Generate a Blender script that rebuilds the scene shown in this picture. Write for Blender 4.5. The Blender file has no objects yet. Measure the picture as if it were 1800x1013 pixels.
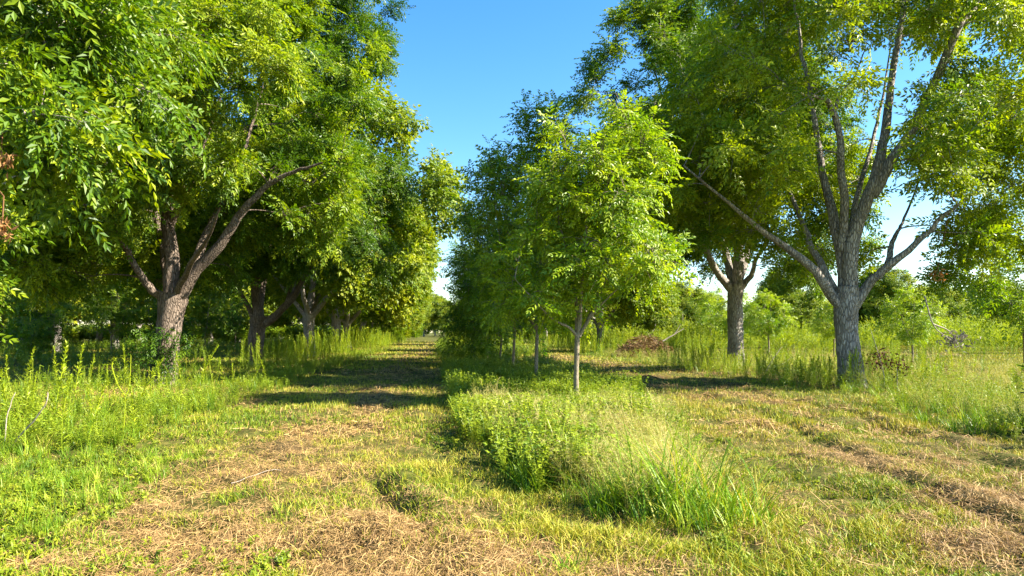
import bpy, math
import numpy as np
from mathutils import Vector

rng = np.random.default_rng(11)
scene = bpy.context.scene
C = bpy.context.collection
H = 1.6            # eye height above the mown alley
F = 1200.0         # focal length in pixels of the 1800 wide frame (24 mm lens)
VX, VY = 775.0, 584.0


def P(px, py, d):
    """a point seen at (px, py) that stands d metres away along the rows"""
    return np.array([(px - VX) / F * d, d, H - (py - VY) / F * d])


# ------------------------------------------------------------------ noise
def _hash(ix, iy, s):
    n = (ix.astype(np.int64) * 374761393 + iy.astype(np.int64) * 668265263 + s * 974711) & 0xffffffff
    n = ((n ^ (n >> 13)) * 1274126177) & 0xffffffff
    n = n ^ (n >> 16)
    return (n & 0xffffff) / float(0xffffff)


def noise(x, y, s=0):
    x = np.asarray(x, float); y = np.asarray(y, float)
    ix = np.floor(x); iy = np.floor(y)
    fx = x - ix; fy = y - iy
    fx = fx * fx * (3 - 2 * fx); fy = fy * fy * (3 - 2 * fy)
    a = _hash(ix, iy, s); b = _hash(ix + 1, iy, s); c = _hash(ix, iy + 1, s); d = _hash(ix + 1, iy + 1, s)
    return (a * (1 - fx) + b * fx) * (1 - fy) + (c * (1 - fx) + d * fx) * fy


def fbm(x, y, s=0, o=3):
    t = 0; a = 0.5; n = 0
    for k in range(o):
        t = t + a * noise(x * 2 ** k, y * 2 ** k, s + k); n += a; a *= 0.5
    return t / n


def sstep(a, b, x):
    t = np.clip((x - a) / (b - a), 0, 1)
    return t * t * (3 - 2 * t)


# ------------------------------------------------------------------ layout masks (world metres)
def strip_left(y):   # edge of the weeds in the middle strip, left alley side
    return np.interp(y, [4.8, 5.3, 5.9, 7.5, 9.8, 16, 25, 200], [2.3, 2.0, 1.3, .6, .35, .2, .1, .2])


def strip_right(y):
    return np.interp(y, [4.8, 5.3, 5.9, 7.2, 12.3, 18, 25, 45, 200], [2.3, 2.3, 2.55, 2.8, 4.1, 5.2, 5.4, 5.2, 5.2])


def weeds_left_edge(y):
    return np.interp(y, [4, 8, 10, 16, 30, 75, 200], [-6.5, -5.4, -4.6, -4.6, -5.1, -4.7, -4.7])


def weeds_right_edge(y):
    return np.interp(y, [4, 8, 9.3, 11.6, 17, 25, 40, 200], [9.2, 8.3, 7.9, 8.2, 10.2, 9.8, 9.3, 9.3])


def in_strip(x, y):
    w = (fbm(x * 1.3, y * 1.3, 40) - .5) * .6
    return (x > strip_left(y) + w * .6) & (x < strip_right(y) + w) & (y > 5.1)


def weedy(x, y):
    w = (fbm(x * .9, y * .9, 50) - .5) * 1.6
    L = (x < weeds_left_edge(y) + w) & (x > -12.5)
    R = (x > weeds_right_edge(y) + w) & (x < 15.3)
    return L | R | in_strip(x, y)


def straw(x, y):
    n = fbm(x * .8, y * .28, 60)
    n2 = fbm(x * 1.9, y * 1.4, 64)
    a = np.exp(-((x + 1.75 + .5 * (noise(y * .15, y * 0, 61) - .5)) / 1.15) ** 2) * sstep(.25, .6, n + .1)
    b = np.exp(-(((x - np.interp(y, [4, 8, 14, 30], [4.6, 5.5, 7.2, 7.4])) / 1.6) ** 2)) * sstep(.3, .62, n)
    c = np.exp(-((x + .7) / 1.6) ** 2) * sstep(7.0, 5.4, y) * sstep(.2, .5, n2 + .15)
    e = np.exp(-((x - 4.6) / 1.5) ** 2) * sstep(7.5, 5.5, y) * sstep(.3, .6, n2)
    far = sstep(.5, .66, fbm(x * .35, y * .18, 66)) * .7
    m = np.maximum.reduce([a, b, c, e, far * sstep(12, 20, y)])
    m = np.maximum(m, np.exp(-((x + .85) / .9) ** 2 - ((y - 5.3) / .7) ** 2))
    return np.clip(m * (2.4 * n2 - .46), 0, 1)


def green(x, y):     # leafy regrowth on the mown ground
    a = np.exp(-((x + 4.1) / 1.3) ** 2) * sstep(16, 9, y) * sstep(.3, .6, fbm(x * 1.6, y * 1.6, 81))
    b = sstep(.52, .68, fbm(x * .7, y * .5, 80))
    return np.clip(np.maximum(a, b * .8 * np.where(x > 2.2, .14, 1)) - .6 * straw(x, y), 0, 1)


def gz(x, y):
    x = np.asarray(x, float); y = np.asarray(y, float)
    near = sstep(70, 30, y) * sstep(40, 20, np.abs(x))
    s = straw(x, y)
    z = .12 * (fbm(x * .7, y * .7, 1) - .5) + .17 * (fbm(x * 2.3, y * 2.3, 5) - .5) + .05 * (fbm(x * 7, y * 7, 6) - .5)
    z = z + s * (.16 * (fbm(x * 2.2, y * 2.2, 9) - .45) + .09 * (fbm(x * 6, y * 6, 12) - .5))
    t = np.clip((y - 4.6) / 3.2, 0, 1)
    rx = .12 - .85 * t
    z = z + .09 * np.exp(-((x - rx - .16) / .19) ** 2) * sstep(8.2, 7.0, y) * (.6 + .8 * (noise(y * 3, x * 0, 13) - .2))
    z = z - .06 * np.exp(-((x - rx + .14) / .13) ** 2) * sstep(8.2, 7.0, y)
    # tyre ruts of the right alley
    for off in (0.0, 1.7):
        cx = np.interp(y, [4, 8, 14, 30], [4.3, 5.0, 6.4, 6.9]) + off + .15 * (noise(y * .6, y * 0 + off, 14) - .5)
        z = z - .05 * np.exp(-((x - cx) / .16) ** 2) * sstep(24, 12, y) + .05 * np.exp(-((x - cx - .3) / .16) ** 2) * sstep(24, 12, y)
    z = z + .15 * np.exp(-((x + .85) / .75) ** 2 - ((y - 5.35) / .55) ** 2) * (.35 + 1.1 * fbm(x * 2.4, y * 2.4, 17)) + .08 * np.exp(-((x + .2) / .5) ** 2 - ((y - 4.9) / .35) ** 2)
    return z * near * (.45 + .55 * sstep(4.6, 6.0, y))


# ------------------------------------------------------------------ mesh collector (quads only)
class MB:
    def __init__(s):
        s.V = []; s.Fq = []; s.R = []; s.n = 0

    def add(s, V, Q, R=None):
        V = np.asarray(V, np.float32).reshape(-1, 3); Q = np.asarray(Q, np.int64).reshape(-1, 4)
        s.V.append(V); s.Fq.append(Q + s.n); s.n += len(V)
        if R is None: R = rng.random(len(Q))
        s.R.append(np.broadcast_to(np.asarray(R, np.float32), (len(Q),)))

    def mesh(s, name, mat, smooth=False):
        V = np.concatenate(s.V); Q = np.concatenate(s.Fq).astype(np.int32); R = np.concatenate(s.R).astype(np.float32)
        me = bpy.data.meshes.new(name)
        me.vertices.add(len(V)); me.vertices.foreach_set('co', V.ravel())
        me.loops.add(len(Q) * 4); me.loops.foreach_set('vertex_index', Q.ravel())
        me.polygons.add(len(Q)); me.polygons.foreach_set('loop_start', np.arange(0, len(Q) * 4, 4, dtype=np.int32))
        me.polygons.foreach_set('use_smooth', np.full(len(Q), smooth, dtype=bool))
        me.update(calc_edges=True)
        a = me.attributes.new('rnd', 'FLOAT', 'FACE'); a.data.foreach_set('value', R)
        me.materials.append(mat)
        return me

    def obj(s, name, mat, parent=None, smooth=False):
        o = bpy.data.objects.new(name, s.mesh(name, mat, smooth)); C.objects.link(o)
        if parent is not None: o.parent = parent
        return o


def nrm(v):
    return v / np.maximum(np.linalg.norm(v, axis=-1, keepdims=True), 1e-9)


def tubes(mb, Pt, R, sides, rnd=None, bump=0.0, ns=0):
    """Pt (M,K,3), R (M,K)"""
    Pt = np.asarray(Pt, float); R = np.asarray(R, float)
    if Pt.ndim == 2: Pt = Pt[None]; R = R[None]
    M, K, _ = Pt.shape
    T = nrm(np.gradient(Pt, axis=1))
    mean = nrm(T.mean(1))
    A = np.where(np.abs(mean[:, 2:3]) < .75, np.array([[0, 0, 1.]]), np.array([[.93, .37, 0.]]))
    U = nrm(np.cross(T, A[:, None, :])); W = np.cross(T, U)
    th = np.arange(sides) / sides * 2 * math.pi
    rr = R[:, :, None] * np.ones(sides)
    if bump:
        kk = np.arange(K)[None, :, None] * .35; tt = np.cos(th)[None, None, :] * 1.6; t2 = np.sin(th)[None, None, :] * 1.6
        rr = rr * (1 + bump * (fbm(tt * 1.5 + kk * .6, t2 * 1.5 + kk + 7, ns) - .5) * 2)
    ring = (U[:, :, None, :] * np.cos(th)[None, None, :, None] + W[:, :, None, :] * np.sin(th)[None, None, :, None]) * rr[..., None]
    V = Pt[:, :, None, :] + ring
    idx = np.arange(M * K * sides).reshape(M, K, sides)
    a = idx[:, :-1]; b = np.roll(a, -1, 2); d = idx[:, 1:]; c = np.roll(d, -1, 2)
    Q = np.stack([a, b, c, d], -1).reshape(-1, 4)
    r = None if rnd is None else np.repeat(rnd, (K - 1) * sides)
    mb.add(V, Q, r)


def spline(pts, n):
    """Catmull-Rom through the points"""
    pts = np.asarray(pts, float)
    if len(pts) == 2: return pts[0] + (pts[1] - pts[0]) * np.linspace(0, 1, n)[:, None]
    p = np.vstack([2 * pts[0] - pts[1], pts, 2 * pts[-1] - pts[-2]])
    u = np.linspace(0, len(pts) - 1, n); i = np.minimum(u.astype(int), len(pts) - 2); t = (u - i)[:, None]
    a, b, c, d = p[i], p[i + 1], p[i + 2], p[i + 3]
    return .5 * (2 * b + (c - a) * t + (2 * a - 5 * b + 4 * c - d) * t ** 2 + (3 * b - a - 3 * c + d) * t ** 3)


def leaf_template(pairs, ll, lw, droop, spread=58):
    """compound leaf, rachis along +X of length 1; every leaflet a bent quad"""
    out = []
    ts = np.linspace(.22, .95, pairs)
    spots = [(t, s) for t in ts for s in (-1, 1)] + [(1.0, 0)]
    for t, s in spots:
        a = math.radians(spread * (1 - .35 * t)) * s + rng.normal(0, .12)
        L = ll * (1.0 if s else 1.15) * (.75 + .35 * math.sin(math.pi * min(1, t))) * rng.uniform(.85, 1.1)
        d = np.array([math.cos(a), math.sin(a), -droop * .6 - .15 + rng.normal(0, .12)]); d /= np.linalg.norm(d)
        side = np.cross([0, 0, 1.], d); side /= np.linalg.norm(side)
        up = np.cross(d, side) + side * rng.normal(0, .35); up /= np.linalg.norm(up)
        side = np.cross(up, d)
        b = np.array([t, 0, -droop * t * t])
        m = b + d * L * .45 + up * L * .04
        out.append([b, m + side * lw * .5, b + d * L - up * L * .12, m - side * lw * .5])
    return np.array(out)


def instance(mb, T, pos, X, up, scale, rnd):
    """T (L,4,3) quads placed N times"""
    X = nrm(X); Y = nrm(np.cross(up, X)); Z = np.cross(X, Y)
    N, L = len(pos), len(T)
    M = np.stack([X, Y, Z], 1) * scale[:, None, None]              # rows are axes
    V = T.reshape(1, -1, 3) @ M + pos[:, None, :]
    Q = np.arange(N * L * 4).reshape(-1, 4)
    r = np.repeat(rnd, L) + rng.normal(0, .07, N * L)
    mb.add(V, Q, np.clip(r, 0, 1))


# ------------------------------------------------------------------ materials
def new_mat(name):
    m = bpy.data.materials.new(name); m.use_nodes = True
    nt = m.node_tree; nt.nodes.clear()
    return m, nt, nt.nodes, nt.links


def leaf_mat(name, cols, trans, tmix=.35, rough=.42, spec=.4):
    """cols: ramp stops over the per-leaf value"""
    m, nt, N, L = new_mat(name)
    at = N.new('ShaderNodeAttribute'); at.attribute_name = 'rnd'
    rp = N.new('ShaderNodeValToRGB'); e = rp.color_ramp.elements
    for k, (p, c) in enumerate(cols):
        el = e[k] if k < 2 else e.new(p)
        el.position = p; el.color = (*c, 1)
    L.new(at.outputs['Fac'], rp.inputs[0])
    b = N.new('ShaderNodeBsdfPrincipled'); b.inputs['Roughness'].default_value = rough
    b.inputs['Specular IOR Level'].default_value = spec
    L.new(rp.outputs[0], b.inputs['Base Color'])
    t = N.new('ShaderNodeBsdfTranslucent')
    mx = N.new('ShaderNodeMix'); mx.data_type = 'RGBA'; mx.blend_type = 'MULTIPLY'; mx.inputs[0].default_value = 1
    L.new(rp.outputs[0], mx.inputs[6]); mx.inputs[7].default_value = (*trans, 1)
    L.new(mx.outputs[2], t.inputs['Color'])
    s = N.new('ShaderNodeMixShader'); s.inputs[0].default_value = tmix
    L.new(b.outputs[0], s.inputs[1]); L.new(t.outputs[0], s.inputs[2])
    o = N.new('ShaderNodeOutputMaterial'); L.new(s.outputs[0], o.inputs[0])
    return m


def bark_mat(name, c0, c1, c2, sc=1.0, bump=1.0):
    m, nt, N, L = new_mat(name)
    tc = N.new('ShaderNodeTexCoord'); mp = N.new('ShaderNodeMapping'); mp.inputs['Scale'].default_value = (9 * sc, 9 * sc, 2.2 * sc)
    L.new(tc.outputs['Object'], mp.inputs[0])
    n1 = N.new('ShaderNodeTexNoise'); n1.inputs['Scale'].default_value = 1.6; n1.inputs['Detail'].default_value = 8; n1.inputs['Roughness'].default_value = .65
    v = N.new('ShaderNodeTexVoronoi'); v.feature = 'DISTANCE_TO_EDGE'; v.inputs['Scale'].default_value = 2.6
    L.new(mp.outputs[0], n1.inputs['Vector'])
    wv = N.new('ShaderNodeMix'); wv.data_type = 'VECTOR'; wv.inputs[0].default_value = .25
    L.new(mp.outputs[0], wv.inputs[4]); L.new(n1.outputs['Color'], wv.inputs[5]); L.new(wv.outputs[1], v.inputs['Vector'])
    n2 = N.new('ShaderNodeTexNoise'); n2.inputs['Scale'].default_value = 1.4; n2.inputs['Detail'].default_value = 5
    L.new(tc.outputs['Object'], n2.inputs['Vector'])
    rp = N.new('ShaderNodeValToRGB'); e = rp.color_ramp.elements
    e[0].position = .3; e[0].color = (*c0, 1); e[1].position = .72; e[1].color = (*c2, 1); k = e.new(.5); k.color = (*c1, 1)
    ad = N.new('ShaderNodeMath'); ad.operation = 'MULTIPLY_ADD'; ad.inputs[1].default_value = .55; 
    L.new(n1.outputs['Fac'], ad.inputs[0])
    h = N.new('ShaderNodeMath'); h.operation = 'MULTIPLY'; h.inputs[1].default_value = .45; L.new(n2.outputs['Fac'], h.inputs[0]); L.new(h.outputs[0], ad.inputs[2])
    L.new(ad.outputs[0], rp.inputs[0])
    cr = N.new('ShaderNodeMapRange'); cr.inputs['From Max'].default_value = .16; L.new(v.outputs['Distance'], cr.inputs[0])
    mm = N.new('ShaderNodeMix'); mm.data_type = 'RGBA'; mm.blend_type = 'MULTIPLY'; mm.inputs[0].default_value = .42
    L.new(rp.outputs[0], mm.inputs[6]); L.new(cr.outputs[0], mm.inputs[7])
    b = N.new('ShaderNodeBsdfPrincipled'); b.inputs['Roughness'].default_value = .9; b.inputs['Specular IOR Level'].default_value = .15
    L.new(mm.outputs[2], b.inputs['Base Color'])
    bm = N.new('ShaderNodeBump'); bm.inputs['Strength'].default_value = bump; bm.inputs['Distance'].default_value = .04
    hs = N.new('ShaderNodeMath'); hs.operation = 'ADD'; L.new(cr.outputs[0], hs.inputs[0]); L.new(n1.outputs['Fac'], hs.inputs[1])
    L.new(hs.outputs[0], bm.inputs['Height']); L.new(bm.outputs[0], b.inputs['Normal'])
    o = N.new('ShaderNodeOutputMaterial'); L.new(b.outputs[0], o.inputs[0])
    return m


YT = (1.9, 1.75, .55)
M_PECAN = leaf_mat('pecan leaves', [(0, (.014, .055, .004)), (1, (.33, .37, .010)), (.5, (.10, .178, .005))], (1.55, 1.6, .4), .35, .45, .32)
M_YOUNG = leaf_mat('young pecan leaves', [(0, (.035, .105, .005)), (1, (.38, .43, .012)), (.5, (.15, .25, .007))], (1.5, 1.55, .4), .36, .42, .42)
M_FAR = leaf_mat('far foliage', [(0, (.026, .078, .006)), (1, (.38, .38, .014)), (.5, (.135, .20, .007))], (1.55, 1.6, .4), .32, .5, .3)
M_DEADLEAF = leaf_mat('dead leaves', [(0, (.16, .075, .03)), (1, (.42, .24, .09)), (.5, (.30, .15, .06))], (1.3, 1.0, .6), .3, .7, .2)
M_REDLEAF = leaf_mat('withered leaves', [(0, (.06, .022, .014)), (1, (.18, .07, .04)), (.5, (.10, .04, .022))], (1.2, .9, .6), .2, .7, .2)
M_GREYLEAF = leaf_mat('grey leaves', [(0, (.10, .085, .07)), (1, (.36, .31, .25)), (.5, (.2, .17, .14))], (1, 1, 1), .15, .8, .2)
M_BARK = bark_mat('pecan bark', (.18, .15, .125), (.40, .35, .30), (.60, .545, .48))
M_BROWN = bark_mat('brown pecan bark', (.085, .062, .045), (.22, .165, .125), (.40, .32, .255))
M_BARKY = bark_mat('young bark', (.16, .12, .075), (.27, .22, .15), (.38, .33, .25), 2.2, .25)
M_GRASS = leaf_mat('mown grass', [(0, (.07, .14, .006)), (1, (.52, .40, .09)), (.3, (.18, .25, .010)), (.62, (.36, .33, .022))], (1.5, 1.4, .6), .16, .55, .3)
M_STRAW = leaf_mat('straw', [(0, (.08, .042, .016)), (1, (.56, .37, .14)), (.45, (.25, .145, .05))], (1.2, 1.1, .8), .1, .6, .3)
M_CLOVER = leaf_mat('clover', [(0, (.06, .12, .006)), (1, (.34, .36, .02)), (.5, (.17, .23, .010))], (1.5, 1.5, .5), .24, .5, .35)
M_HERB = leaf_mat('herb leaves', [(0, (.07, .15, .008)), (1, (.32, .38, .02)), (.5, (.17, .25, .012))], (1.6, 1.5, .5), .26, .45, .4)
M_WEED = leaf_mat('tall weed leaves', [(0, (.09, .17, .006)), (1, (.38, .42, .015)), (.5, (.22, .30, .010))], (1.6, 1.5, .5), .28, .5, .3)
M_WISP = leaf_mat('wispy grass', [(0, (.18, .25, .02)), (1, (.62, .5, .22)), (.5, (.42, .40, .09))], (1.2, 1.1, .7), .3, .6, .2)
M_BLADE = leaf_mat('green blades', [(0, (.05, .14, .008)), (1, (.48, .42, .08)), (.5, (.14, .25, .012)), (.8, (.28, .38, .02))], (1.6, 1.5, .5), .28, .45, .25)
M_BUSH = leaf_mat('bush foliage', [(0, (.12, .19, .012)), (1, (.36, .40, .03)), (.5, (.22, .29, .018))], (1.5, 1.4, .6), .35, .55, .3)
M_STICK = bark_mat('dry wood', (.22, .17, .12), (.42, .35, .27), (.58, .5, .4), 3, .2)


def ground_mat():
    m, nt, N, L = new_mat('orchard soil')
    tc = N.new('ShaderNodeTexCoord')
    def nz(sc, det=6):
        n = N.new('ShaderNodeTexNoise'); n.inputs['Scale'].default_value = sc; n.inputs['Detail'].default_value = det; n.inputs['Roughness'].default_value = .65
        L.new(tc.outputs['Object'], n.inputs['Vector']); return n
    def ramp(src, stops):
        r = N.new('ShaderNodeValToRGB'); e = r.color_ramp.elements
        for k, (p, c) in enumerate(stops):
            el = e[k] if k < 2 else e.new(p)
            el.position = p; el.color = (*c, 1)
        L.new(src, r.inputs[0]); return r
    n1 = nz(9, 9); n2 = nz(.6, 6)
    soil = ramp(n1.outputs['Fac'], [(.3, (.03, .02, .009)), (.7, (.18, .12, .055))])
    gr = ramp(n1.outputs['Fac'], [(.3, (.025, .04, .006)), (.72, (.14, .13, .025))])
    at = N.new('ShaderNodeAttribute'); at.attribute_name = 'straw'
    f = N.new('ShaderNodeMath'); f.operation = 'MULTIPLY_ADD'; f.inputs[1].default_value = .7; f.use_clamp = True
    L.new(at.outputs['Fac'], f.inputs[0])
    g = N.new('ShaderNodeMapRange'); g.inputs['From Min'].default_value = .5; g.inputs['From Max'].default_value = .75; g.inputs['To Max'].default_value = .45
    L.new(n2.outputs['Fac'], g.inputs[0]); L.new(g.outputs[0], f.inputs[2])
    mx = N.new('ShaderNodeMix'); mx.data_type = 'RGBA'
    L.new(f.outputs[0], mx.inputs[0]); L.new(gr.outputs[0], mx.inputs[6]); L.new(soil.outputs[0], mx.inputs[7])
    b = N.new('ShaderNodeBsdfPrincipled'); b.inputs['Roughness'].default_value = .95; b.inputs['Specular IOR Level'].default_value = .1
    L.new(mx.outputs[2], b.inputs['Base Color'])
    bp = N.new('ShaderNodeBump'); bp.inputs['Strength'].default_value = .8; bp.inputs['Distance'].default_value = .05
    L.new(n1.outputs['Fac'], bp.inputs['Height']); L.new(bp.outputs[0], b.inputs['Normal'])
    o = N.new('ShaderNodeOutputMaterial'); L.new(b.outputs[0], o.inputs[0])
    return m


# ------------------------------------------------------------------ scene helpers
def empty(name, loc):
    o = bpy.data.objects.new(name, None); C.objects.link(o); o.location = [float(v) for v in loc]
    o.empty_display_size = .3
    return o


def tag(o, label=None, cat=None, group=None, kind=None):
    for k, v in (('label', label), ('category', cat), ('group', group), ('kind', kind)):
        if v: o[k] = v
    return o


def copy_tree(o, loc, rz=0, s=1.0, label=None, group=None, parent=None):
    c = o.copy(); C.objects.link(c)
    if parent is not None: c.parent = parent
    else:
        c.location = [float(v) for v in loc]; c.rotation_euler = (0, 0, rz); c.scale = (s, s, s) if np.isscalar(s) else s
        if label: c['label'] = label
        if group: c['group'] = group
    for ch in list(o.children): copy_tree(ch, None, parent=c)
    return c


# ------------------------------------------------------------------ trees
PECAN_T = [leaf_template(4, .34, .125, .35), leaf_template(5, .31, .11, .55), leaf_template(4, .34, .13, .2)]
COARSE_T = [leaf_template(2, .5, .21, .25), leaf_template(3, .42, .18, .4)]


def noise3(p):
    return float(noise(p[0] + 7.3 * math.floor(p[2]), p[1], 200) * (1 - (p[2] % 1)) + noise(p[0] + 7.3 * (math.floor(p[2]) + 1), p[1], 200) * (p[2] % 1))


def envelope(ells, n, mind, shell=.5, cut=None, r=None, void=.55, void_f=.42):
    """cluster centres inside ellipsoids (cx,cy,cz,rx,ry,rz,weight), kept mind apart"""
    r = r or rng; vo = r.uniform(0, 50, 3)
    E = np.array(ells, float); w = E[:, 6] / E[:, 6].sum()
    pts = np.zeros((0, 3)); tries = 0
    while len(pts) < n and tries < n * 40:
        k = r.choice(len(E), 64, p=w)
        d = nrm(r.normal(size=(64, 3))); rad = r.random(64) ** shell
        c = E[k, :3] + d * rad[:, None] * E[k, 3:6]
        tries += 64
        for q in c:
            if cut is not None and not cut(q): continue
            if void and noise3(q * void_f + vo) < void: continue
            if len(pts) and np.min(((pts - q) ** 2).sum(1)) < mind * mind: continue
            pts = np.vstack([pts, q])
            if len(pts) >= n: break
    return pts


def build_tree(name, loc, trunk, limbs, clusters, leaf=(9, 6, .40), rc=.75, T=PECAN_T, leafmat=None, bark=None,
               sides=20, tw=True, dens=None, spray=.75, tone=.5, min_r=.012, brk=.011):
    """trunk: (pts, radii); limbs: list of (pts, r0, r1); clusters (N,3); coordinates relative to loc"""
    leafmat = leafmat or M_PECAN; bark = bark or M_BARK
    root = empty(name, loc)
    mb = MB()
    tp, tr = np.asarray(trunk[0], float), np.asarray(trunk[1], float)
    n = max(14, len(tp) * 6)
    Ps = spline(tp, n); Rs = np.interp(np.linspace(0, 1, n), np.linspace(0, 1, len(tr)), tr)
    tubes(mb, Ps, Rs, sides, bump=.13, ns=int(rng.integers(99)))
    mb.obj('trunk', bark, root, True)
    nodes = [Ps[n // 2:]]; nrad = [Rs[n // 2:]]
    for pts, r0, r1 in limbs:
        k = max(10, len(pts) * 5)
        q = spline(pts, k); q[2:] += np.cumsum(rng.normal(0, .02, (k - 2, 3)), 0) * min(1, r0 * 6)
        rr = r0 + (r1 * .5 - r0) * np.linspace(0, 1, k) ** .85
        lb = MB(); tubes(lb, q, rr, max(8, sides // 2 + 2), bump=.1, ns=int(rng.integers(99)))
        lb.obj('limb', bark, root, True)
        nodes.append(q[1:]); nrad.append(rr[1:])
    NP = np.concatenate(nodes); NR = np.concatenate(nrad)
    clusters = np.asarray(clusters)
    ctr = clusters.mean(0)
    D = np.sqrt(((clusters[:, None, :] - NP[None]) ** 2).sum(-1)).min(1)
    order = np.argsort(D)
    K = 6
    BP, BR = [], []
    tipdir = np.zeros_like(clusters)
    for ci in order:
        c = clusters[ci]
        dv = c - NP; dist = np.sqrt((dv ** 2).sum(1))
        cost = dist + 1.2 * np.maximum(0, -dv[:, 2]) + .6 * np.maximum(0, .03 - NR) * 10
        j = int(np.argmin(cost)); a = NP[j]; L = dist[j] + 1e-6
        u = np.linspace(0, 1, K)[:, None]
        out = nrm((c - ctr) * np.array([1, 1, .3]))
        mid = (a + c) / 2 + np.array([0, 0, .10 * L]) + rng.normal(0, .09 * L, 3) - out * .06 * L
        cv = (1 - u) ** 2 * a + 2 * u * (1 - u) * mid + u ** 2 * c
        r0 = min(NR[j] * .75, brk * L + .014); r0 = max(r0, min_r)
        rr = r0 + (max(min_r * .55, .007) - r0) * u[:, 0] ** .9
        BP.append(cv); BR.append(rr); tipdir[ci] = nrm(cv[-1] - cv[-2])
        NP = np.vstack([NP, cv[2:]]); NR = np.concatenate([NR, rr[2:]])
    bb = MB(); tubes(bb, np.array(BP), np.array(BR), 5)
    # twigs
    nt, nl, ls = leaf
    N = len(clusters)
    tn = np.full(N, nt) if dens is None else np.maximum(2, (nt * dens)).astype(int)
    idx = np.repeat(np.arange(N), tn); M = len(idx)
    td = nrm(tipdir[idx] * spray + rng.normal(0, .62, (M, 3)) + nrm(clusters[idx] - ctr) * .35 + np.array([0, 0, .05]))
    tl = rc * rng.uniform(.55, 1.25, M)
    st = clusters[idx] - tipdir[idx] * (rng.random(M) * rc * .6)[:, None] + rng.normal(0, rc * .1, (M, 3))
    t3 = np.linspace(0, 1, 4)[None, :, None]
    tp3 = st[:, None] + td[:, None] * tl[:, None, None] * t3 + np.array([0, 0, -.22]) * tl[:, None, None] * t3 ** 2
    if tw: tubes(bb, tp3, np.broadcast_to(np.array([.007, .006, .005, .003]) * (1 if min_r < .02 else 1.6), (M, 4)), 3)
    bb.obj('branch_sprays', bark, root, True)
    # leaves
    li = np.repeat(np.arange(M), nl); n = len(li)
    t = np.tile(np.linspace(.2, 1.0, nl), M) + rng.normal(0, .05, n)
    pos = st[li] + td[li] * (tl[li] * t)[:, None] + np.array([0, 0, -.22]) * (tl[li] * t ** 2)[:, None]
    side = nrm(np.cross(td[li], nrm(np.array([0, 0, 1.]) + rng.normal(0, .35, (n, 3))))) * np.where(np.tile(np.arange(nl), M) % 2, 1, -1)[:, None]
    ld = nrm(td[li] * (.35 + .7 * t[:, None] ** 2) + side * .8 + rng.normal(0, .3, (n, 3)) + np.array([0, 0, -.18]))
    up = nrm(np.array([0, 0, .75]) + rng.normal(0, .45, (n, 3)) + nrm(clusters[idx][li] - ctr) * .55)
    sc = ls * rng.uniform(.7, 1.2, n)
    cr = np.clip(rng.normal(tone, .2, N), 0, 1)
    rv = np.clip(cr[idx][li] * .6 + tone * .4 + rng.normal(0, .13, n), 0, 1)
    lm = MB()
    which = rng.integers(0, len(T), n)
    for k in range(len(T)):
        s = which == k
        if s.any(): instance(lm, T[k], pos[s], ld[s], up[s], sc[s], rv[s])
    lm.obj('crown', leafmat, root)
    return root


def limb_px(base, pts, r0, r1):
    """limb traced as (px, py, depth) minus the tree's own base"""
    return (np.array([P(*q) for q in pts]) - np.asarray(base), r0, r1)


def pix(w):
    return VX + F * w[0] / w[1], VY - F * (w[2] - H) / w[1]


def open_left(w, x0, x1, y0, y1, dmax):
    # the pruned lower limbs stay bare on the alley side
    px, py = pix(w)
    return x0 < px < x1 and y0 < py < y1 and w[1] < dmax


def near_limb(w, limbs, b, dist, lo=900):
    # a bough that would hang straight before one of the bare limbs
    px, py = pix(w)
    if py > lo: return False
    for pts, r0, r1 in limbs:
        g = spline(pts, 14) + b
        gx_, gy_ = VX + F * g[:, 0] / g[:, 1], VY - F * (g[:, 2] - H) / g[:, 1]
        d_ = np.hypot(gx_ - px, gy_ - py); j = int(np.argmin(d_))
        if d_[j] < dist and w[1] < g[j, 1] + .5: return True
    return False


# -- left row, nearest tree (trunk outside the frame, its crown hangs into it)
b = np.array([-8.9, 10.2, 0.])
cl = envelope([(.6, -.4, 5.6, 4.7, 4.3, 3.6, 1), (2.4, -.3, 4.0, 3.2, 3.2, 2.2, .6), (-.5, 0, 8.4, 4, 4, 3.2, .5)], 210, .56, .38,
              cut=lambda q: q[2] > 2.4 and (q[0] + b[0]) < -2.4 - .25 * max(0, q[2] - 6) and q[1] + b[1] > 5.2 and not ((q[0] + b[0]) / (q[1] + b[1]) > -.38) and not open_left(q + b, 0, 600, np.interp(pix(q + b)[0], [0, 150, 260, 330], [365, 345, 240, 80]), 900, 30))
t = build_tree('pecan_tree', b, ([(0, 0, -.3), (.05, 0, .4), (0, .05, 1.6), (.05, 0, 2.8)], [.6, .46, .4, .42]),
    [(np.array([(.1, 0, 2.6), (1.2, -.3, 4), (2.6, -.6, 5.2), (4.2, -.8, 5.8)]), .22, .05),
     (np.array([(0, 0, 2.6), (.2, .4, 4.6), (.5, .8, 7), (.6, .9, 9.6)]), .27, .06),
     (np.array([(-.1, 0, 2.6), (-1.4, .6, 4.2), (-2.9, .8, 5.8)]), .2, .05),
     (np.array([(.1, -.1, 2.6), (.9, -1.6, 3.8), (2.0, -3.0, 4.6)]), .18, .04),
     (np.array([(.1, .1, 2.6), (1.0, 1.7, 4.0), (2.0, 3.0, 4.9)]), .18, .04)],
    cl, (12, 7, .42), .66, tone=.55)
tag(t, 'nearest left row pecan, its big close leaves hanging into the top left corner', 'tree', 'pecan trees of the left row')
dl = MB()
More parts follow.
